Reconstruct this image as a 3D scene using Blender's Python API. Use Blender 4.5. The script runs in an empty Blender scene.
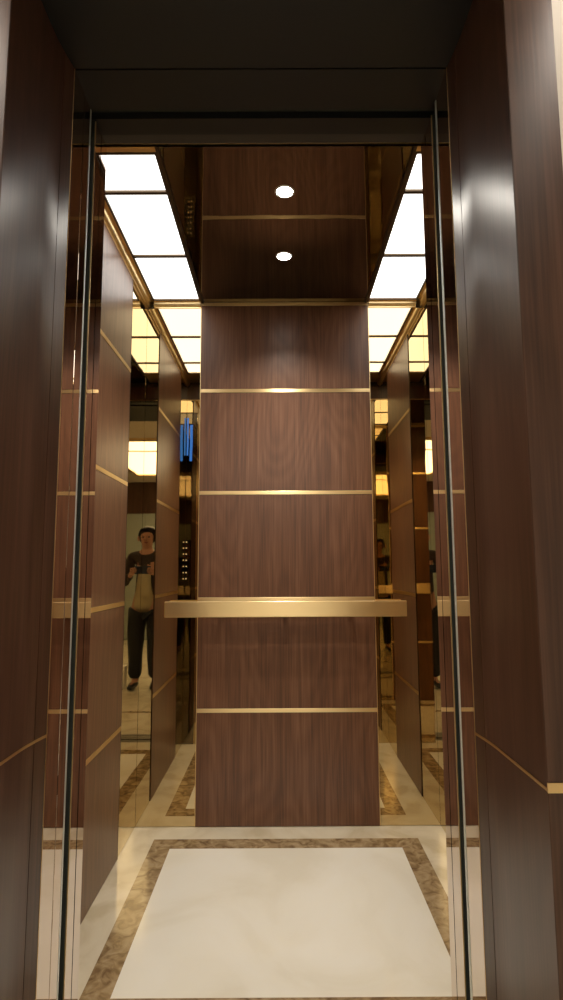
import bpy, bmesh, math
from mathutils import Vector, Matrix

S = bpy.context.scene
COL = S.collection
R = math.radians

# ------------------------------------------------------------------ dimensions (metres)
H = 1.15                       # eye height
D = 2.76                       # cabin back panel face
ZC = 2.48                      # cabin ceiling
XL, XR = -0.677, 0.731         # cabin side walls
PL, PR = -0.393, 0.4440        # back wood panel
CLX, CRX = -0.391, 0.437       # ceiling mirror
STEP = 0.506                   # spacing of the brass strips
OL, OR = -0.49, 0.4045         # opening
FRONT = 1.515                  # inner face of the cabin front
HEAD = 2.348                   # opening head
PF = 0.944                     # portal front face
PB = 1.257                     # portal back edge
ZP = 0.8085                    # brass strip on portal

# ------------------------------------------------------------------ materials
def new_mat(name):
    m = bpy.data.materials.new(name); m.use_nodes = True
    nt = m.node_tree
    return m, nt, nt.nodes['Principled BSDF']

def plain(name, col, rough=.5, metal=0., coat=0., emit=None, strength=0., bump=None, aniso=0.):
    m, nt, b = new_mat(name)
    b.inputs['Base Color'].default_value = (*col, 1)
    b.inputs['Roughness'].default_value = rough
    b.inputs['Metallic'].default_value = metal
    b.inputs['Coat Weight'].default_value = coat
    b.inputs['Coat Roughness'].default_value = .08
    if aniso:      # brushed vertically, light streaks run up and down
        b.inputs['Anisotropic'].default_value = aniso
        tz = nt.nodes.new('ShaderNodeCombineXYZ'); tz.inputs[2].default_value = 1.
        nt.links.new(tz.outputs[0], b.inputs['Tangent'])
    if emit:
        b.inputs['Emission Color'].default_value = (*emit, 1)
        b.inputs['Emission Strength'].default_value = strength
    if bump:
        sc, st, dist = bump
        tc = nt.nodes.new('ShaderNodeTexCoord'); mp = nt.nodes.new('ShaderNodeMapping')
        mp.inputs['Scale'].default_value = sc
        n = nt.nodes.new('ShaderNodeTexNoise'); n.inputs['Scale'].default_value = 1; n.inputs['Detail'].default_value = 3
        bp = nt.nodes.new('ShaderNodeBump'); bp.inputs['Strength'].default_value = st; bp.inputs['Distance'].default_value = dist
        nt.links.new(tc.outputs['Object'], mp.inputs['Vector']); nt.links.new(mp.outputs[0], n.inputs['Vector'])
        nt.links.new(n.outputs['Fac'], bp.inputs['Height']); nt.links.new(bp.outputs[0], b.inputs['Normal'])
    return m

def wood(name, dark, mid, light, rough=.3, spec=.5, coat=0., aniso=0.):
    """walnut veneer: vertical grain"""
    m, nt, b = new_mat(name)
    N = nt.nodes.new; L = nt.links.new
    tc = N('ShaderNodeTexCoord')
    mp = N('ShaderNodeMapping'); mp.inputs['Scale'].default_value = (34, 34, 1.0)
    L(tc.outputs['Object'], mp.inputs['Vector'])
    n1 = N('ShaderNodeTexNoise'); n1.inputs['Scale'].default_value = 1; n1.inputs['Detail'].default_value = 5; n1.inputs['Distortion'].default_value = .35
    L(mp.outputs[0], n1.inputs['Vector'])
    mp2 = N('ShaderNodeMapping'); mp2.inputs['Scale'].default_value = (190, 190, 4)
    L(tc.outputs['Object'], mp2.inputs['Vector'])
    n2 = N('ShaderNodeTexNoise'); n2.inputs['Scale'].default_value = 1; n2.inputs['Detail'].default_value = 2
    L(mp2.outputs[0], n2.inputs['Vector'])
    mx = N('ShaderNodeMix'); mx.data_type = 'FLOAT'; mx.inputs[0].default_value = .50
    L(n1.outputs['Fac'], mx.inputs[2]); L(n2.outputs['Fac'], mx.inputs[3])
    # cathedral figure: contour lines of a tall smooth noise
    mp3 = N('ShaderNodeMapping'); mp3.inputs['Scale'].default_value = (3.4, 3.4, .75)
    L(tc.outputs['Object'], mp3.inputs['Vector'])
    n3 = N('ShaderNodeTexNoise'); n3.inputs['Scale'].default_value = 1; n3.inputs['Detail'].default_value = 1.2
    L(mp3.outputs[0], n3.inputs['Vector'])
    m1 = N('ShaderNodeMath'); m1.operation = 'MULTIPLY'; m1.inputs[1].default_value = 130
    L(n3.outputs['Fac'], m1.inputs[0])
    m2 = N('ShaderNodeMath'); m2.operation = 'SINE'; L(m1.outputs[0], m2.inputs[0])
    m3 = N('ShaderNodeMath'); m3.operation = 'MULTIPLY_ADD'; m3.inputs[1].default_value = .035
    L(m2.outputs[0], m3.inputs[0]); L(mx.outputs[0], m3.inputs[2])
    mx = m3
    cr = N('ShaderNodeValToRGB'); e = cr.color_ramp.elements
    e[0].position = .32; e[0].color = (*dark, 1); e[1].position = .68; e[1].color = (*light, 1)
    k = cr.color_ramp.elements.new(.5); k.color = (*mid, 1)
    L(mx.outputs[0], cr.inputs[0]); L(cr.outputs[0], b.inputs['Base Color'])
    b.inputs['Roughness'].default_value = rough
    b.inputs['Specular IOR Level'].default_value = spec
    b.inputs['Coat Weight'].default_value = coat
    b.inputs['Coat Roughness'].default_value = .34
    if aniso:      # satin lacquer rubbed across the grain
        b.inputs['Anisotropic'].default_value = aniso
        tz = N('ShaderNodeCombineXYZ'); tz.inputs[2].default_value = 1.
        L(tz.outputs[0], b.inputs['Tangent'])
    bp = N('ShaderNodeBump'); bp.inputs['Strength'].default_value = .05; bp.inputs['Distance'].default_value = .001
    L(n2.outputs['Fac'], bp.inputs['Height']); L(bp.outputs[0], b.inputs['Normal'])
    return m

def marble(name, a, c, vein, sc=3., rough=.12):
    m, nt, b = new_mat(name)
    N = nt.nodes.new; L = nt.links.new
    tc = N('ShaderNodeTexCoord')
    n1 = N('ShaderNodeTexNoise'); n1.inputs['Scale'].default_value = sc; n1.inputs['Detail'].default_value = 8; n1.inputs['Distortion'].default_value = 1.2
    L(tc.outputs['Object'], n1.inputs['Vector'])
    cr = N('ShaderNodeValToRGB'); e = cr.color_ramp.elements
    e[0].position = .35; e[0].color = (*vein, 1); e[1].position = .68; e[1].color = (*c, 1)
    k = cr.color_ramp.elements.new(.5); k.color = (*a, 1)
    L(n1.outputs['Fac'], cr.inputs[0]); L(cr.outputs[0], b.inputs['Base Color'])
    b.inputs['Roughness'].default_value = rough
    return m

M = {}
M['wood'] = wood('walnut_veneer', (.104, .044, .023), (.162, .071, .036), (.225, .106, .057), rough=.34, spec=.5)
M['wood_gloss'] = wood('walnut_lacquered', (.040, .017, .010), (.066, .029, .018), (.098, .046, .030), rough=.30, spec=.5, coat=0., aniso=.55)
M['mirror'] = plain('gold_tinted_mirror', (.68, .56, .35), .015, 1., bump=((2.2, 2.2, 1.4), .012, .05))
M['mirror_ceiling'] = plain('bronze_ceiling_mirror', (.20, .17, .125), .02, 1., bump=((3, 3, 3), .012, .05))
M['mirror_jamb'] = plain('polished_jamb_steel', (.66, .56, .48), .02, 1.)
M['brass'] = plain('brushed_brass', (.86, .64, .33), .36, 1., aniso=.85)
M['brass_pol'] = plain('polished_brass', (.90, .68, .34), .34, 1., bump=((9, 9, 9), .05, .01))
M['bronze'] = plain('dark_bronze', (.10, .07, .045), .35, .8)
M['steel'] = plain('bright_steel', (.72, .78, .78), .38, .75)
M['black'] = plain('black_recess', (.030, .034, .028), .6)
M['soffit'] = plain('dark_metal_soffit', (.018, .020, .022), .38, .3)
M['shell'] = plain('cabin_shell', (.05, .045, .04), .7)
M['panel_light'] = plain('luminous_diffuser', (.9, .9, .9), .5, emit=(1., .965, .90), strength=2.9)
M['spot_light'] = plain('downlight_lens', (.9, .9, .9), .4, emit=(1., .96, .88), strength=26)
M['lobby_light'] = plain('lobby_diffuser', (.9, .9, .9), .5, emit=(1., .93, .80), strength=5.5)
M['white'] = plain('white_plaster', (.62, .57, .50), .7)
M['cream'] = marble('cream_marble', (.67, .60, .46), (.73, .67, .54), (.56, .48, .34), 4.0)
M['ivory'] = marble('ivory_marble', (.86, .83, .74), (.88, .86, .79), (.80, .76, .65), 2.2)
M['brown'] = marble('brown_marble', (.33, .23, .12), (.45, .34, .20), (.19, .12, .06), 22.)
M['slot'] = plain('sill_aluminium', (.30, .27, .22), .4, .8)
M['blue'] = plain('display_glass', (.02, .05, .2), .2, emit=(.03, .16, .75), strength=1.6)
M['lit_button'] = plain('lit_button', (.8, .7, .5), .3, emit=(1., .85, .65), strength=.7)
M['door_steel'] = plain('brushed_steel_door', (.30, .34, .31), .45, .4)
M['skin'] = plain('skin', (.50, .27, .18), .5)
M['hair'] = plain('black_hair', (.010, .009, .009), .45)
M['jacket'] = plain('dark_jacket', (.035, .022, .018), .85)
M['shirt'] = plain('khaki_shirt', (.48, .42, .26), .85)
M['trouser'] = plain('black_trousers', (.012, .013, .015), .85)
M['shoe'] = plain('black_shoes', (.01, .01, .01), .4)
M['phone'] = plain('phone_body', (.02, .03, .05), .25)
M['paper'] = plain('white_paper', (.75, .74, .70), .7)

# ------------------------------------------------------------------ mesh helpers
def box(bm, x0, x1, y0, y1, z0, z1, bev=0., seg=2):
    g = bmesh.ops.create_cube(bm, size=1)
    vs = g['verts']
    c = Vector(((x0+x1)/2, (y0+y1)/2, (z0+z1)/2))
    for v in vs:
        v.co = Vector((v.co.x*abs(x1-x0), v.co.y*abs(y1-y0), v.co.z*abs(z1-z0))) + c
    if bev:
        es = list({e for v in vs for e in v.link_edges})
        bmesh.ops.bevel(bm, geom=es, offset=bev, segments=seg, affect='EDGES', profile=.5)
    return bm

def B(*a, **k):
    return box(bmesh.new(), *a, **k)

def cyl(bm, p, r, h, axis='Z', seg=32, r2=None):
    rot = {'Z': Matrix(), 'Y': Matrix.Rotation(R(90), 4, 'X'), 'X': Matrix.Rotation(R(90), 4, 'Y')}[axis]
    bmesh.ops.create_cone(bm, cap_ends=True, segments=seg, radius1=r, radius2=r if r2 is None else r2, depth=h,
                          matrix=Matrix.Translation(p) @ rot)
    return bm

def ring(bm, c, r0, r1, z0, z1, seg=40):
    """flat bezel ring with an inner chamfer, axis Z"""
    prof = [(r0, z1), (r0, z0+.003), (r0+.004, z0), (r1-.003, z0), (r1, z0+.003), (r1, z1)]
    rows = []
    for i in range(seg):
        a = 2*math.pi*i/seg
        rows.append([bm.verts.new((c[0]+math.cos(a)*r, c[1]+math.sin(a)*r, z)) for r, z in prof])
    for i in range(seg):
        a, b = rows[i], rows[(i+1) % seg]
        for j in range(len(prof)):
            k = (j+1) % len(prof)
            bm.faces.new((a[j], b[j], b[k], a[k]))
    bmesh.ops.recalc_face_normals(bm, faces=bm.faces)
    return bm

def prism(bm, pts, axis, a0, a1):
    """extrude a closed outline along an axis: 'X' outline in (y,z), 'Y' in (x,z), 'Z' in (x,y)"""
    f = {'X': lambda p, t: (t, p[0], p[1]), 'Y': lambda p, t: (p[0], t, p[1]), 'Z': lambda p, t: (p[0], p[1], t)}[axis]
    A = [bm.verts.new(f(p, a0)) for p in pts]; Bv = [bm.verts.new(f(p, a1)) for p in pts]
    n = len(pts)
    bm.faces.new(A); bm.faces.new(Bv[::-1])
    for i in range(n):
        bm.faces.new((A[i], Bv[i], Bv[(i+1) % n], A[(i+1) % n]))
    bmesh.ops.recalc_face_normals(bm, faces=bm.faces)
    return bm

def obj(name, bm, m, parent=None, loc=None, smooth=False):
    """world-space bmesh -> one mesh object; origin at loc (or the parent's place)"""
    me = bpy.data.meshes.new(name)
    base = Vector(loc) if loc is not None else Vector((0, 0, 0))
    if parent is not None:
        p = parent; base = Vector((0, 0, 0))
        while p is not None:
            base += Vector(p.location); p = p.parent
    for v in bm.verts: v.co -= base
    bm.to_mesh(me); bm.free()
    me.materials.append(m)
    if smooth:
        for f in me.polygons: f.use_smooth = True
    o = bpy.data.objects.new(name, me); COL.objects.link(o)
    if parent is not None: o.parent = parent
    else: o.location = base
    return o

def thing(name, label, cat, loc=(0, 0, 0), group=None):
    o = bpy.data.objects.new(name, None); COL.objects.link(o)
    o.location = loc; o.empty_display_size = .05
    o['label'] = label; o['category'] = cat
    if group: o['group'] = group
    return o

def tag(o, label, cat, group=None):
    o['label'] = label; o['category'] = cat
    if group: o['group'] = group
    return o

def struct(name, bm, m, label, cat):
    o = obj(name, bm, m); o['kind'] = 'structure'; o['label'] = label; o['category'] = cat
    return o

# ------------------------------------------------------------------ SETTING: cabin shell
T = .05
struct('wall_back', B(XL-T, XR+T, D+.020, D+.020+T, -.02, ZC+T), M['shell'], 'dark back wall of the elevator cabin behind the panels', 'wall')
struct('wall_left', B(XL-T, XL, FRONT, D+.020, -.02, ZC+T), M['shell'], 'dark left cabin wall behind wood panel and gold mirrors', 'wall')
struct('wall_right', B(XR, XR+T, FRONT, D+.020, -.02, ZC+T), M['shell'], 'dark right cabin wall behind wood panel and gold mirrors', 'wall')
struct('ceiling', B(XL-T, XR+T, FRONT-.03, D+.020+T, ZC+.045, ZC+.045+T), M['shell'], 'cabin ceiling slab above the light boxes', 'ceiling')

# cabin front: thin wall with the door opening, over it the transom
bm = bmesh.new()
box(bm, XL-T, OL-.004, FRONT-.040, FRONT-.006, -.02, ZC+T)
box(bm, OR+.004, XR+T, FRONT-.040, FRONT-.006, -.02, ZC+T)
box(bm, OL-.004, OR+.004, FRONT-.040, FRONT-.006, HEAD+.004, ZC+T)
struct('wall_front', bm, M['shell'], 'cabin front wall around the door opening', 'wall')

# cabin floor: ivory field, brown marble band, cream surround (inlay is surface pattern of one floor)
f_o = (-.55, .585, 1.63, 2.645); f_i = (-.467, .500, 1.715, 2.560)
def frame_slab(o, i, z0, z1):
    bm = bmesh.new()
    box(bm, o[0], i[0], o[2], o[3], z0, z1); box(bm, i[1], o[1], o[2], o[3], z0, z1)
    box(bm, i[0], i[1], o[2], i[2], z0, z1); box(bm, i[0], i[1], i[3], o[3], z0, z1)
    return bm
cab = (XL, XR, FRONT-.045, D+.02)
fl = struct('floor', frame_slab(cab, f_o, -.02, 0), M['cream'], 'cabin marble floor with cream surround and brown inlaid band', 'floor')
obj('marble_band', frame_slab(f_o, f_i, -.02, 0), M['brown'], fl)['label'] = 'mottled brown marble band'
obj('marble_field', B(f_i[0], f_i[1], f_i[2], f_i[3], -.02, 0), M['ivory'], fl)['label'] = 'pale ivory marble centre'

# ------------------------------------------------------------------ wood wall panels with brass strips
STRIPS = [STEP*k for k in (1, 2, 3, 4)]
SH = .009
def wood_panel(label, face, a0, a1, w, th, zt=ZC, top_strip=False):
    """face 'B' (back, faces -Y at y=w), 'L' (faces +X at x=w), 'R' (faces -X at x=w)"""
    def bx(p0, p1, z0, z1, proud, bev, bm=None):
        bm = bm or bmesh.new()
        if face == 'B': return box(bm, p0, p1, w-proud, w+th, z0, z1, bev)
        if face == 'L': return box(bm, w-th, w+proud, p0, p1, z0, z1, bev)
        return box(bm, w-proud, w+th, p0, p1, z0, z1, bev)
    loc = {'B': ((a0+a1)/2, w+th, 0), 'L': (w-th, (a0+a1)/2, 0), 'R': (w+th, (a0+a1)/2, 0)}[face]
    t = thing('wood_wall_panel', label, 'wall panel', loc)
    edges = [.002] + STRIPS + [zt]
    for k in range(5):
        z0 = edges[k] + (SH if k else 0); z1 = edges[k+1] - (SH if k < 4 else (.018 if top_strip else 0))
        obj('veneer_board', bx(a0+.0025, a1-.0025, z0+.0004, z1-.0004, 0, .0012), M['wood'], t)
    for z in STRIPS:
        obj('brass_strip', bx(a0+.0025, a1-.0025, z-SH, z+SH, .0012, .001), M['brass'], t)
    if top_strip:
        obj('brass_strip', bx(a0+.0025, a1-.0025, zt-.018, zt-.001, .003, .001), M['brass'], t)
    # thin brass edge on both long sides
    for p in ((a0, a0+.0025), (a1-.0025, a1)):
        obj('edge_trim', bx(p[0], p[1], .002, zt, .0008, 0), M['brass'] if face == 'B' else M['wood_gloss'], t)
    return t
wood_panel('wide walnut panel with brass strips in the middle of the back wall', 'B', PL, PR, D, .018, top_strip=True)
wood_panel('walnut panel with brass strips on the left cabin wall', 'L', 1.79, 2.47, XL+.018, .018, zt=ZC-.03)
wood_panel('walnut panel with brass strips on the right cabin wall', 'R', 1.80, 2.43, XR-.018, .018, zt=ZC-.03)

# ------------------------------------------------------------------ gold mirrors
g = 'gold tinted cabin mirrors'
def mirror(label, *a, m='mirror'):
    return tag(obj('mirror_panel', B(*a, bev=.0004, seg=1), M[m], loc=((a[0]+a[1])/2, (a[2]+a[3])/2, a[4])), label, 'mirror', g)
zt = ZC-.030
MLX, MRX = XL+.0155, XR-.0155         # mirror faces on the side walls
mirror('gold mirror on the back wall left of the wood panel', MLX+.0003, PL-.0003, D+.003, D+.010, .002, zt)
mirror('gold mirror on the back wall right of the wood panel', PR+.0003, MRX-.0003, D+.003, D+.010, .002, zt)
mirror('narrow gold mirror on the left wall beside the back corner', MLX-.006, MLX, 2.4703, D+.010, .002, zt)
mirror('gold mirror on the left wall between wood panel and front', MLX-.006, MLX, FRONT+.0003, 1.7897, .002, zt)
mirror('narrow gold mirror on the right wall beside the back corner', MRX, MRX+.006, 2.4303, D+.010, .002, zt)
mirror('gold mirror on the right wall between wood panel and front', MRX, MRX+.006, FRONT+.0003, 1.7997, .002, zt)
mirror('gold mirror on the cabin front left of the door opening', MLX+.0003, OL-.004, FRONT-.006, FRONT, .002, HEAD)
mirror('gold mirror on the cabin front right of the door opening', OR+.004, MRX-.0003, FRONT-.006, FRONT, .002, HEAD)

# transom over the door, inside
t = thing('transom_panel', 'dark walnut board over the door opening inside the cabin', 'panel', (0, FRONT, HEAD))
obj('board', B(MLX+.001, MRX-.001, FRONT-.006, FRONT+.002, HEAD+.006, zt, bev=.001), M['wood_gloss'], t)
obj('edge_strip', B(MLX+.001, MRX-.001, FRONT-.006, FRONT+.004, HEAD+.001, HEAD+.006), M['brass'], t)

# ------------------------------------------------------------------ ceiling: bronze mirror, light boxes, cornice
cz = ZC
cm = tag(obj('ceiling_mirror', B(CLX+.012, CRX-.012, FRONT+.002, D-.001, cz, cz+.012, bev=.001, seg=1), M['mirror_ceiling'],
             loc=((CLX+CRX)/2, 2.1, cz)), 'dark bronze mirror running down the middle of the cabin ceiling', 'mirror')
ys = [1.71, 1.91, 2.33, 2.736]
for side, x0, x1, names in (('left', XL+.049, CLX-.002, 0), ('right', CRX+.002, XR-.049, 0)):
    for k in range(3):
        y0, y1 = ys[k], ys[k+1]
        pos = ('nearest the door', 'in the middle of its row', 'touching the back wall')[k]
        lb = thing('light_panel', 'square luminous ceiling panel on the %s, %s' % (side, pos), 'ceiling light', ((x0+x1)/2, (y0+y1)/2, cz), 'luminous cabin ceiling panels')
        obj('diffuser', B(x0+.006, x1-.006, y0+.006, y1-.006, cz+.006, cz+.012), M['panel_light'], lb)
        obj('frame', frame_slab((x0, x1, y0, y1), (x0+.007, x1-.007, y0+.008, y1-.008), cz-.002, cz+.016), M['bronze'], lb)
    # long dark rail between light row and ceiling mirror
    a, b = (CLX-.001, CLX+.011) if side == 'left' else (CRX-.011, CRX+.001)
    tag(obj('ceiling_rail', B(a, b, FRONT+.002, D-.001, cz-.006, cz+.014, bev=.001), M['bronze'], loc=(a, 2.1, cz)),
        'dark bronze rail between the ceiling mirror and the %s light row' % side, 'rail')
    tag(obj('ceiling_infill', B(x0, x1, FRONT+.002, 1.709, cz, cz+.012, bev=.001), M['brass_pol'], loc=((x0+x1)/2, 1.6, cz)),
        'brass infill plate before the %s light row over the door' % side, 'panel')

# downlights
for (x, y, lab) in ((.020, 1.905, 'round recessed downlight in the ceiling mirror nearer the door'),
                    (.020, 2.330, 'round recessed downlight in the ceiling mirror nearer the back wall')):
    dl = thing('downlight', lab, 'downlight', (x, y, cz), 'cabin downlights')
    obj('bezel', ring(bmesh.new(), (x, y), .027, .036, cz-.003, cz+.004), M['steel'], dl, smooth=True)
    obj('lens', cyl(bmesh.new(), (x, y, cz-.001), .0268, .004), M['spot_light'], dl)
    ld = bpy.data.lights.new('downlight_beam', 'SPOT'); ld.energy = 55; ld.spot_size = R(125); ld.spot_blend = .9
    ld.color = (1, .93, .82); ld.shadow_soft_size = .025
    lo = bpy.data.objects.new('beam', ld); COL.objects.link(lo); lo.parent = dl; lo.location = (0, 0, -.006)

# cornice of polished brass round the ceiling
def cornice_profile(s):      # (offset from mirror face, z): flat lip and quarter-round
    pts = [(-.015, ZC+.001), (-.015, ZC-.0295), (0, ZC-.0295), (.0045, ZC-.0285)]
    for k in range(9):
        a = k/8*math.pi/2
        pts.append((.005 + .016*math.sin(a), ZC-.024 + .022*(1-math.cos(a))))
    pts += [(.022, ZC-.001), (.0325, ZC-.001), (.0325, ZC+.001)]
    return pts
pr = cornice_profile(1)
struct('trim_1', prism(bmesh.new(), [(MLX+p[0], p[1]) for p in pr], 'Y', FRONT+.002, D+.019), M['brass_pol'], 'polished brass cornice along the top of the left cabin wall', 'trim')
struct('trim_2', prism(bmesh.new(), [(MRX-p[0], p[1]) for p in pr], 'Y', FRONT+.002, D+.019), M['brass_pol'], 'polished brass cornice along the top of the right cabin wall', 'trim')
struct('trim_3', prism(bmesh.new(), [(D+.003-p[0]*.8, p[1]) for p in pr], 'X', MLX+.034, PL-.001), M['brass_pol'], 'brass cornice above the left back mirror', 'trim')
struct('trim_4', prism(bmesh.new(), [(D+.003-p[0]*.8, p[1]) for p in pr], 'X', PR+.001, MRX-.034), M['brass_pol'], 'brass cornice above the right back mirror', 'trim')

# ------------------------------------------------------------------ handrail
hr = thing('handrail', 'flat brushed brass handrail across the back wall', 'handrail', (.022, D, .97))
obj('bar', B(-.535, .578, 2.692, 2.704, .934, 1.006, bev=.003, seg=3), M['brass'], hr)
for x in (-.535, .578):
    s = 1 if x < 0 else -1
    obj('end_return', B(x, x+s*.014, 2.7045, D+.0028, .938, 1.002, bev=.002), M['brass'], hr)
for x in (-.27, .022, .315):
    bm = bmesh.new(); cyl(bm, (x, (2.7045+D-.003)/2, .970), .011, D-.003-2.7045, 'Y', 20); cyl(bm, (x, D-.0035, .970), .024, .005, 'Y', 24)
    obj('bracket', bm, M['brass'], hr, smooth=False)

# ------------------------------------------------------------------ control panel on the cabin front
cp = thing('control_panel', 'tall dark bronze control panel with blue displays and lit buttons beside the cabin door', 'control panel', (-.628, FRONT, 0))
obj('faceplate', B(-.660, -.588, FRONT+.0005, FRONT+.006, .001, 2.26, bev=.002), M['mirror_ceiling'], cp)
for x0, x1, z0, z1 in ((-.658, -.646, 1.95, 2.22), (-.637, -.619, 1.91, 2.17)):
    obj('display', B(x0, x1, FRONT+.0062, FRONT+.009, z0, z1, bev=.001), M['blue'], cp)
for k in range(7):
    bt = obj('button', cyl(bmesh.new(), (-.6515, FRONT+.0085, 1.09+k*.042), .0042, .005, 'Y', 20), M['lit_button'], cp)

# ------------------------------------------------------------------ door jambs and doors, both sides of the opening
def side_box(side, y0, y1, z0, z1, th=.03, proud=0., bev=.001):
    if side == 'L': return B(OL-th, OL+proud, y0, y1, z0, z1, bev=bev)
    return B(OR-proud, OR+th, y0, y1, z0, z1, bev=bev)
for s, side in (('L', 'left'), ('R', 'right')):
    X = OL if s == 'L' else OR
    if s == 'L':
        jb = (PB+.002, 1.3285); dr = (1.3315, 1.382)
    else:
        jb = (PB+.002, 1.352); dr = None
    t = thing('door_jamb', 'polished landing door jamb on the %s side of the opening' % side, 'door jamb', (X, PB, 0))
    obj('mirrored_face', side_box(s, jb[0], jb[1], 0, HEAD), M['mirror_jamb'], t)
    if s == 'R':
        obj('steel_nosing', side_box(s, jb[1]+.001, jb[1]+.009, 0, HEAD, proud=.002, bev=.002), M['steel'], t)['label'] = 'bright steel nosing'
    if dr:
        t = thing('elevator_door', 'open landing door parked in the left wall, only its polished edge showing', 'elevator door', (X, dr[0], 0), 'open elevator doors')
        obj('edge_face', side_box(s, dr[0], dr[1]-.008, 0, HEAD-.004, th=.30, bev=.001), M['mirror_jamb'], t)
        obj('steel_nosing', side_box(s, dr[1]-.007, dr[1]-.001, 0, HEAD-.004, proud=.0012, bev=.001), M['steel'], t)['label'] = 'bright steel nosing'
    # cabin side: door edge and cabin jamb, gap of 35 mm darkened by an added black sheet
    y0 = 1.420 if s == 'L' else 1.402
    t = thing('elevator_door', 'open cabin door parked behind the %s jamb, only its polished edge showing' % side, 'elevator door', (X, y0, 0), 'open elevator doors')
    obj('edge_face', side_box(s, y0, 1.4665, .003, HEAD-.004, th=.20), M['mirror_jamb'], t)
    obj('edge_bead', side_box(s, y0-.003, y0-.0005, .003, HEAD-.004, th=.02, proud=.0012, bev=.0006), M['brass'], t)
    obj('gap_shade', side_box(s, y0-.0062, y0-.0034, .003, HEAD-.004, th=.20, bev=0, proud=-.0015), M['black'], t)  # black sheet over the door front, stands in for shade in the gap
    t = thing('door_jamb', 'polished cabin jamb at the %s edge of the car interior' % side, 'door jamb', (X, 1.47, 0))
    obj('mirrored_face', side_box(s, 1.4705, FRONT, 0.001, HEAD, th=.0035, bev=0), M['mirror_jamb'], t)
    # dark backing added as shade, seen through the running gap
    x0, x1 = (OL-.36, OL-.34) if s == 'L' else (OR+.34, OR+.36)
    struct('trim_%d' % (5 if s == 'L' else 6), B(x0, x1, 1.33, 1.474, -.3, 2.6), M['black'], 'dark backing added for shade behind the %s door gap' % side, 'trim')

# sills: landing and cabin
bm = bmesh.new()
for y0, y1, z in ((1.262, 1.300, 0), (1.300, 1.312, -.012), (1.312, 1.345, 0), (1.345, 1.357, -.012), (1.357, 1.385, 0)):
    box(bm, OL-.02, OR+.02, y0, y1, -.02, z)
struct('trim_7', bm, M['slot'], 'grooved landing door sill', 'trim')
bm = bmesh.new()
for y0, y1, z in ((1.415, 1.432, 0), (1.432, 1.444, -.012), (1.444, 1.468, 0)):
    box(bm, OL-.0, OR+.0, y0, y1, -.02, z-.0005)
struct('trim_8', bm, M['slot'], 'grooved cabin door sill', 'trim')
# door header track above
struct('trim_9', B(OL-.02, OR+.02, 1.262, 1.384, HEAD, HEAD+.05), M['soffit'], 'dark metal underside of the landing door header', 'trim')
struct('trim_10', B(OL-.02, OR+.02, 1.415, 1.472, HEAD+.001, HEAD+.05), M['soffit'], 'dark metal underside of the cabin door header', 'trim')
struct('trim_11', B(OL-.02, OR+.02, 1.384, 1.415, HEAD+.02, HEAD+.05), M['black'], 'dark slot between the two door headers', 'trim')

# ------------------------------------------------------------------ wooden portal around the landing door
def portal(s, side):
    X = OL if s == 'L' else OR
    sg = -1 if s == 'L' else 1
    pf = .968 if s == 'L' else PF
    wd = .085 if s == 'L' else .097
    t1 = math.tan(R(8.4 if s == 'L' else 6.2)); e0 = .0004+.043*t1; cv = t1*.0625/2; m0 = e0+cv
    t = thing('door_portal', 'lacquered walnut portal post with a brass strip, %s of the elevator opening' % side, 'door portal', (X+sg*.04, 1.1, 0))
    yb = 1.212   # groove before the rear edge board
    def pr_(pts, z0, z1): return prism(bmesh.new(), [(X+sg*p[0], p[1]) for p in pts], 'Z', z0, z1)
    # main board: flat, its last 30 mm easing inwards; the edge board behind the groove is splayed
    curve = [(m0, pf+.002), (m0, yb-.064)] + [(m0-cv*(k/8)**2, yb-.064+.0625*k/8) for k in range(1, 9)]
    main = [(m0+.0015, pf)] + curve + [(wd, yb-.0015), (wd, pf)]
    edge = [(e0, yb+.0015), (.0004, PB-.0015), (.0004, PB), (wd, PB), (wd, yb+.0015)]
    for z0, z1 in ((0, ZP-.003), (ZP+.003, HEAD)):
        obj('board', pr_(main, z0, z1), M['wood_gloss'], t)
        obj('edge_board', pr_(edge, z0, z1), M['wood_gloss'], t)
    strip = [(m0-.0010, pf-.001)] + [(p[0]-.0010, p[1]) for p in curve[1:]] + [(e0-.0008, yb+.0015), (-.0004, PB-.0015), (wd-.001, PB-.001), (wd-.001, pf-.001)]
    obj('brass_strip', pr_(strip, ZP-.0028, ZP+.0028), M['brass'], t)
    obj('brass_face_strip', pr_([(m0-.0012, pf-.0025), (m0-.0012, pf-.0002), (wd, pf-.0002), (wd, pf-.0025)], ZP-.004, ZP+.011), M['brass'], t)
    obj('groove_backing', pr_([(.014, yb-.0014), (.014, yb+.0014), (.07, yb+.0014), (.07, yb-.0014)], .001, HEAD-.001), M['black'], t)
    obj('corner_bead', pr_([(-.0006, PB+.0002), (-.0006, PB+.0018), (.02, PB+.0018), (.02, PB+.0002)], 0, HEAD), M['brass'], t)
portal('L', 'left'); portal('R', 'right')
t = thing('portal_header', 'dark lacquered board forming the top of the elevator portal', 'door portal', (0, 1.1, HEAD))
obj('soffit_board', B(OL-.085, OR+.097, PF, PB+.002, HEAD+.001, HEAD+.016, bev=.001), M['soffit'], t)
obj('fascia', B(OL-.085, OR+.097, PF, PF+.016, HEAD+.0165, HEAD+.11, bev=.001), M['wood_gloss'], t)

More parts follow.
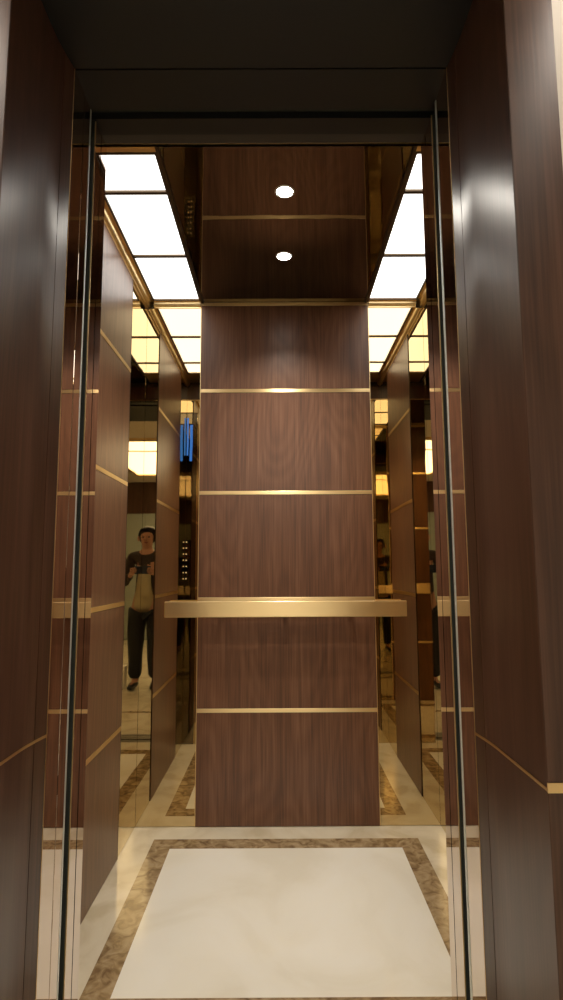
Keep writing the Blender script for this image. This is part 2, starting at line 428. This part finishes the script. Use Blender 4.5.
# ------------------------------------------------------------------ lobby
LX0, LX1, LY, LZ = -2.1, 2.1, -4.35, 2.65
bm = bmesh.new()
box(bm, LX0, OL-.086, PF+.02, PF+.12, 0, LZ); box(bm, OR+.098, LX1, PF+.02, PF+.12, 0, LZ)
box(bm, OL-.086, OR+.098, PF+.02, PF+.12, HEAD+.11, LZ)
struct('wall_front', bm, M['white'], 'plaster lobby wall around the elevator portal', 'wall')
bm = bmesh.new()
box(bm, OL-.10, OL-.086, PF+.12, 1.33, 0, LZ); box(bm, OR+.098, OR+.11, PF+.12, 1.33, 0, LZ); box(bm, OL-.10, OR+.11, PF+.12, 1.47, HEAD+.11, HEAD+.13)
struct('wall_side', bm, M['black'], 'dark lining behind the portal boards', 'wall')
struct('wall_left', B(LX0-.05, LX0, LY, PF+.12, 0, LZ), M['white'], 'plaster lobby wall on the left', 'wall')
struct('wall_right', B(LX1, LX1+.05, LY, PF+.12, 0, LZ), M['white'], 'plaster lobby wall on the right', 'wall')
bm = bmesh.new()
DC, DW, DH = 1.0, .55, 2.12
box(bm, LX0, -DC-DW, LY-.06, LY, 0, LZ); box(bm, -DC+DW, DC-DW, LY-.06, LY, 0, LZ); box(bm, DC+DW, LX1, LY-.06, LY, 0, LZ)
box(bm, -DC-DW, -DC+DW, LY-.06, LY, DH, LZ); box(bm, DC-DW, DC+DW, LY-.06, LY, DH, LZ)
struct('wall_back', bm, M['wood_gloss'], 'walnut lobby wall behind the photographer with steel doors', 'wall')
for c, lab in ((-DC, 'left'), (DC, 'right')):
    t = thing('elevator_door', 'closed grey-green steel double door across the lobby, %s of the two' % lab, 'elevator door', (c, LY-.05, 0))
    for x0, x1 in ((-DW+.002, -.002), (.002, DW-.002)):
        obj('door_leaf', B(c+x0, c+x1, LY-.05, LY-.02, .003, DH-.002, bev=.002), M['door_steel'], t)
struct('ceiling', B(LX0-.05, LX1+.05, LY-.06, PF+.12, LZ, LZ+.05), M['white'], 'pale lobby ceiling', 'ceiling')
# lobby floor with dark line and threshold stone
lf = struct('floor', B(LX0, LX1, LY, .61, -.02, 0), M['cream'], 'cream marble lobby floor', 'floor')
obj('border_line', B(LX0, LX1, .61, .66, -.02, 0), M['brown'], lf)
obj('threshold_stone', B(OL-.0, OR+.0, .9439, 1.261, -.02, 0), M['cream'], lf)
obj('floor_margin', B(LX0, LX1, .66, .9438, -.02, 0), M['cream'], lf)

# luminous coffer in the lobby ceiling
t = thing('ceiling_light', 'large two-pane luminous coffer in the lobby ceiling', 'ceiling light', (0, -2.2, LZ))
for y0, y1 in ((-3.45, -1.62), (-1.58, -1.0)):
    obj('diffuser', B(-.9, .9, y0, y1, LZ-.012, LZ-.004), M['lobby_light'], t)
obj('frame', frame_slab((-.96, .96, -3.5, -.95), (-.9, .9, -3.45, -1.0), LZ-.03, LZ-.001), M['brass'], t)
obj('cross_bar', B(-.9, .9, -1.62, -1.58, LZ-.02, LZ-.002), M['brass'], t)

for x, lab in ((-.80, 'left'), (.76, 'right')):
    dl = thing('downlight', 'round lobby downlight in front of the portal, on its %s side' % lab, 'downlight', (x, .76, LZ))
    obj('bezel', ring(bmesh.new(), (x, .76), .040, .052, LZ-.004, LZ-.0005), M['steel'], dl, smooth=True)
    obj('lens', cyl(bmesh.new(), (x, .76, LZ-.002), .0398, .002), M['spot_light'], dl)
    ld = bpy.data.lights.new('wall_washer_beam', 'SPOT'); ld.energy = 42; ld.spot_size = R(120); ld.spot_blend = .8
    ld.color = (1, .90, .78); ld.shadow_soft_size = .035
    lo = bpy.data.objects.new('beam', ld); COL.objects.link(lo); lo.parent = dl; lo.location = (0, 0, -.008)

# ------------------------------------------------------------------ photographer (seen only in the mirrors)
PX, PY = .02, -.33
def skin(name, pts, edges, mat, parent, sub=2, root=0):
    """pts: (x,y,z,r) in world; grows a continuous body with Skin + Subdivision"""
    base = Vector(parent.location); p = parent.parent
    while p is not None: base += Vector(p.location); p = p.parent
    me = bpy.data.meshes.new(name)
    me.from_pydata([Vector(q[:3])-base for q in pts], edges, [])
    o = bpy.data.objects.new(name, me); COL.objects.link(o); o.parent = parent
    md = o.modifiers.new('Skin', 'SKIN'); md.use_smooth_shade = True
    sv = me.skin_vertices[0].data
    for k, q in enumerate(pts):
        r = q[3]; sv[k].radius = (r, q[4]) if len(q) > 4 else (r, r)
        sv[k].use_root = (k == root)
    sb = o.modifiers.new('Sub', 'SUBSURF'); sb.levels = sb.render_levels = sub
    me.materials.append(mat)
    return o

def chain(pts, start=0):
    return [(start+i, start+i+1) for i in range(len(pts)-1)]

per = thing('person', 'person in dark jacket and khaki shirt holding up a phone in front of the elevator', 'person', (PX, PY, 0))
# continuous body: pelvis root, torso, neck, head, arms, legs
P = []; E = []
def add(*q): P.append(q); return len(P)-1
pel = add(PX, PY, .84, .115, .09)
wa = add(PX, PY, 1.00, .105, .08); ch = add(PX, PY+.005, 1.18, .125, .09); up = add(PX, PY, 1.29, .085, .07)
nk = add(PX, PY+.01, 1.36, .045); hd0 = add(PX, PY+.02, 1.415, .062, .068); hd1 = add(PX, PY+.022, 1.475, .072, .082); hd2 = add(PX, PY+.015, 1.535, .060, .070)
E += [(pel, wa), (wa, ch), (ch, up), (up, nk), (nk, hd0), (hd0, hd1), (hd1, hd2)]
hands = {}
for s in (-1, 1):
    sh = add(PX+s*.155, PY, 1.275, .050); el = add(PX+s*.215, PY+.06, 1.02, .038); mid = add(PX+s*.165, PY+.15, 1.065, .033)
    wr = add(s*.118, PY+.225, 1.105, .022); pa = add(s*.104, PY+.272, 1.135, .024, .018)
    E += [(up, sh), (sh, el), (el, mid), (mid, wr), (wr, pa)]
    hands[s] = P[pa]
    hp = add(PX+s*.085, PY, .78, .088); kn = add(PX+s*.095, PY+.01, .45, .056); cf = add(PX+s*.097, PY-.012, .32, .052); an = add(PX+s*.10, PY-.01, .09, .034)
    ft = add(PX+s*.105, PY+.04, .045, .034, .028); to = add(PX+s*.115, PY+.125, .034, .032, .022)
    E += [(pel, hp), (hp, kn), (kn, cf), (cf, an), (an, ft), (ft, to)]
skin('body', P, E, M['skin'], per, root=pel)
# five fingers each hand, closing on the phone edges
phx, phy, phz = 0.0, -.030, 1.150
for s in (-1, 1):
    hx, hy, hz = hands[s][:3]
    P2 = [(hx, hy-.012, hz-.004, .020, .014)]; E2 = []
    edge = phx + s*.078
    for k in range(4):
        b0 = len(P2); zz = hz+.026-.018*k; ln = (.0, .006, .003, -.006)[k]
        P2 += [(hx+s*.002, hy+.008, zz, .0085), (edge+s*.0125, phy+.004, zz+.004, .0078), (edge-s*.003, phy+.0145, zz+.006, .0070), (edge-s*(.020+ln), phy+.0132, zz+.006, .0063)]
        E2 += [(0, b0)] + chain(P2[b0:], b0)
    b0 = len(P2)
    P2 += [(hx-s*.010, hy-.022, hz-.012, .0115), (edge+s*.002, phy-.026, hz+.004, .0092), (edge-s*.020, phy-.0155, hz+.018, .0080)]
    E2 += [(0, b0)] + chain(P2[b0:], b0)
    skin('hand', P2, E2, M['skin'], per, sub=1)
# clothing
P3 = []; E3 = []
def a3(*q): P3.append(q); return len(P3)-1
c0 = a3(PX, PY-.008, .80, .145, .110); c1 = a3(PX, PY-.008, 1.0, .128, .100); c2 = a3(PX, PY-.004, 1.18, .142, .108); c3 = a3(PX, PY-.004, 1.285, .098, .084)
E3 += [(c0, c1), (c1, c2), (c2, c3)]
for s in (-1, 1):
    q = [a3(PX+s*.160, PY, 1.275, .064), a3(PX+s*.218, PY+.058, 1.018, .052), a3(PX+s*.168, PY+.148, 1.064, .045), a3(s*.124, PY+.205, 1.098, .034)]
    E3 += [(c3, q[0]), (q[0], q[1]), (q[1], q[2]), (q[2], q[3])]
skin('jacket', P3, E3, M['jacket'], per)['label'] = 'dark brown jacket'
skin('shirt', [(PX+.015, PY+.035, .72, .118, .085), (PX+.015, PY+.035, .86, .112, .085), (PX+.012, PY+.04, 1.02, .088, .078), (PX+.01, PY+.045, 1.2, .06, .07)],
     [(0, 1), (1, 2), (2, 3)], M['shirt'], per)['label'] = 'loose khaki shirt'
P4 = [(PX, PY, .84, .145, .112)]; E4 = []
for s in (-1, 1):
    b = len(P4)
    P4 += [(PX+s*.092, PY, .74, .108), (PX+s*.100, PY+.01, .45, .088), (PX+s*.10, PY-.01, .28, .080), (PX+s*.10, PY-.008, .085, .068)]
    E4 += [(0, b)] + chain(P4[b:], b)
skin('trousers', P4, E4, M['trouser'], per)['label'] = 'black trousers'
for s in (-1, 1):
    skin('shoe', [(PX+s*.10, PY-.045, .045, .040, .036), (PX+s*.104, PY+.03, .044, .043, .036), (PX+s*.115, PY+.125, .032, .040, .026), (PX+s*.12, PY+.165, .028, .030, .020)],
         [(0, 1), (1, 2), (2, 3)], M['shoe'], per)
# hair cap with a bun, face parts
bm = bmesh.new()
bmesh.ops.create_uvsphere(bm, u_segments=28, v_segments=18, radius=1, matrix=Matrix.Translation((PX, PY-.004, 1.498)) @ Matrix.Diagonal((.092, .100, .098, 1)))
for v in bm.verts:
    d = v.co - Vector((PX, PY-.004, 1.498))
    if d.y > .02 and d.z < .052: v.co.y = PY+.012 + (v.co.y-PY)*.15
    n = math.sin(v.co.x*160)*math.cos(v.co.z*40)*.0018
    v.co += d.normalized()*n
bmesh.ops.create_uvsphere(bm, u_segments=18, v_segments=12, radius=.034, matrix=Matrix.Translation((PX, PY-.098, 1.53)))
obj('hair', bm, M['hair'], per, smooth=True)
for s in (-1, 1):
    bm = bmesh.new()
    bmesh.ops.create_uvsphere(bm, u_segments=12, v_segments=8, radius=.0085, matrix=Matrix.Translation((PX+s*.028, PY+.088, 1.478)))
    obj('eye', bm, M['hair'], per, smooth=True)
bm = bmesh.new()
bmesh.ops.create_cone(bm, cap_ends=True, segments=12, radius1=.015, radius2=.005, depth=.042, matrix=Matrix.Translation((PX, PY+.098, 1.458)) @ Matrix.Rotation(R(12), 4, 'X'))
obj('nose', bm, M['skin'], per, smooth=True)
bm = bmesh.new()
bmesh.ops.create_uvsphere(bm, u_segments=14, v_segments=8, radius=1, matrix=Matrix.Translation((PX, PY+.083, 1.420)) @ Matrix.Diagonal((.022, .008, .007, 1)))
obj('mouth', bm, plain('lips', (.35, .12, .10), .5), per, smooth=True)
for s in (-1, 1):
    bm = bmesh.new()
    bmesh.ops.create_uvsphere(bm, u_segments=12, v_segments=8, radius=1, matrix=Matrix.Translation((PX+s*.088, PY+.012, 1.465)) @ Matrix.Diagonal((.010, .018, .030, 1)))
    obj('ear', bm, M['skin'], per, smooth=True)

# phone in the hands
t = thing('phone', 'dark mobile phone held level in both hands of the person', 'phone', (phx, phy, phz))
obj('case', B(phx-.078, phx+.078, phy-.0045, phy+.0045, phz-.038, phz+.038, bev=.004, seg=3), M['phone'], t)
obj('screen', B(phx-.073, phx+.073, phy-.0056, phy-.0046, phz-.034, phz+.034), plain('phone_screen', (.05, .1, .15), .1, emit=(.25, .5, .8), strength=.6), t)
obj('camera_lens', cyl(bmesh.new(), (phx, phy+.0055, phz), .007, .002, 'Y', 20), M['black'], t)

# paper bag on the lobby floor beside the person
t = thing('paper_bag', 'small white paper bag standing on the lobby floor beside the person', 'bag', (.285, -.32, 0))
bm = prism(bmesh.new(), [(.21, .001), (.36, .001), (.365, .22), (.205, .22)], 'Y', -.37, -.27)
obj('bag_body', bm, M['paper'], t)
bm = bmesh.new(); box(bm, .24, .33, -.2698, -.2688, .06, .15, bev=0)
obj('printed_mark', bm, M['black'], t)
for y in (-.36, -.28):
    bm = bmesh.new()
    pts = [Vector((.25+.07*k/8, y, .219+.05*math.sin(math.pi*k/8))) for k in range(9)]
    for a, b in zip(pts[:-1], pts[1:]):
        d = b-a; bmesh.ops.create_cone(bm, cap_ends=True, segments=8, radius1=.003, radius2=.003, depth=d.length+.002,
            matrix=Matrix.Translation((a+b)/2) @ d.to_track_quat('Z', 'Y').to_matrix().to_4x4())
    obj('handle', bm, M['paper'], t)

# ------------------------------------------------------------------ camera
f, pi_, ya, ro = 578.393, .1197, .0018, -.0048
def w2c(v):
    x, y, z = v
    c, s = math.cos(ya), math.sin(ya); x, y = c*x-s*y, s*x+c*y
    c, s = math.cos(pi_), math.sin(pi_); y, z = c*y+s*z, -s*y+c*z
    c, s = math.cos(ro), math.sin(ro); x, z = c*x+s*z, -s*x+c*z
    return (x, y, z)
cols = [w2c(e) for e in ((1, 0, 0), (0, 1, 0), (0, 0, 1))]
right = Vector((cols[0][0], cols[1][0], cols[2][0])); fwd = Vector((cols[0][1], cols[1][1], cols[2][1])); upv = Vector((cols[0][2], cols[1][2], cols[2][2]))
cam = bpy.data.cameras.new('camera'); co = bpy.data.objects.new('camera', cam); COL.objects.link(co)
mw = Matrix((( right.x, upv.x, -fwd.x, 0), (right.y, upv.y, -fwd.y, 0), (right.z, upv.z, -fwd.z, H), (0, 0, 0, 1)))
co.matrix_world = mw
cam.sensor_fit = 'HORIZONTAL'; cam.sensor_width = 36; cam.lens = f/563*36; cam.clip_start = .005
S.camera = co

# ------------------------------------------------------------------ world and view
w = bpy.data.worlds.new('world'); S.world = w; w.use_nodes = True
w.node_tree.nodes['Background'].inputs[0].default_value = (.01, .01, .01, 1)
w.node_tree.nodes['Background'].inputs[1].default_value = 1.
S.view_settings.view_transform = 'Standard'; S.view_settings.look = 'None'
S.view_settings.exposure = 0; S.view_settings.gamma = 1; S.view_settings.use_curve_mapping = False
cy = S.cycles
cy.max_bounces = 20; cy.glossy_bounces = 16; cy.diffuse_bounces = 5; cy.transmission_bounces = 4
cy.caustics_reflective = True; cy.sample_clamp_indirect = 6; cy.blur_glossy = .3
cy.use_denoising = True
try: cy.denoiser = 'OPENIMAGEDENOISE'; cy.denoising_input_passes = 'RGB_ALBEDO_NORMAL'
except Exception: pass
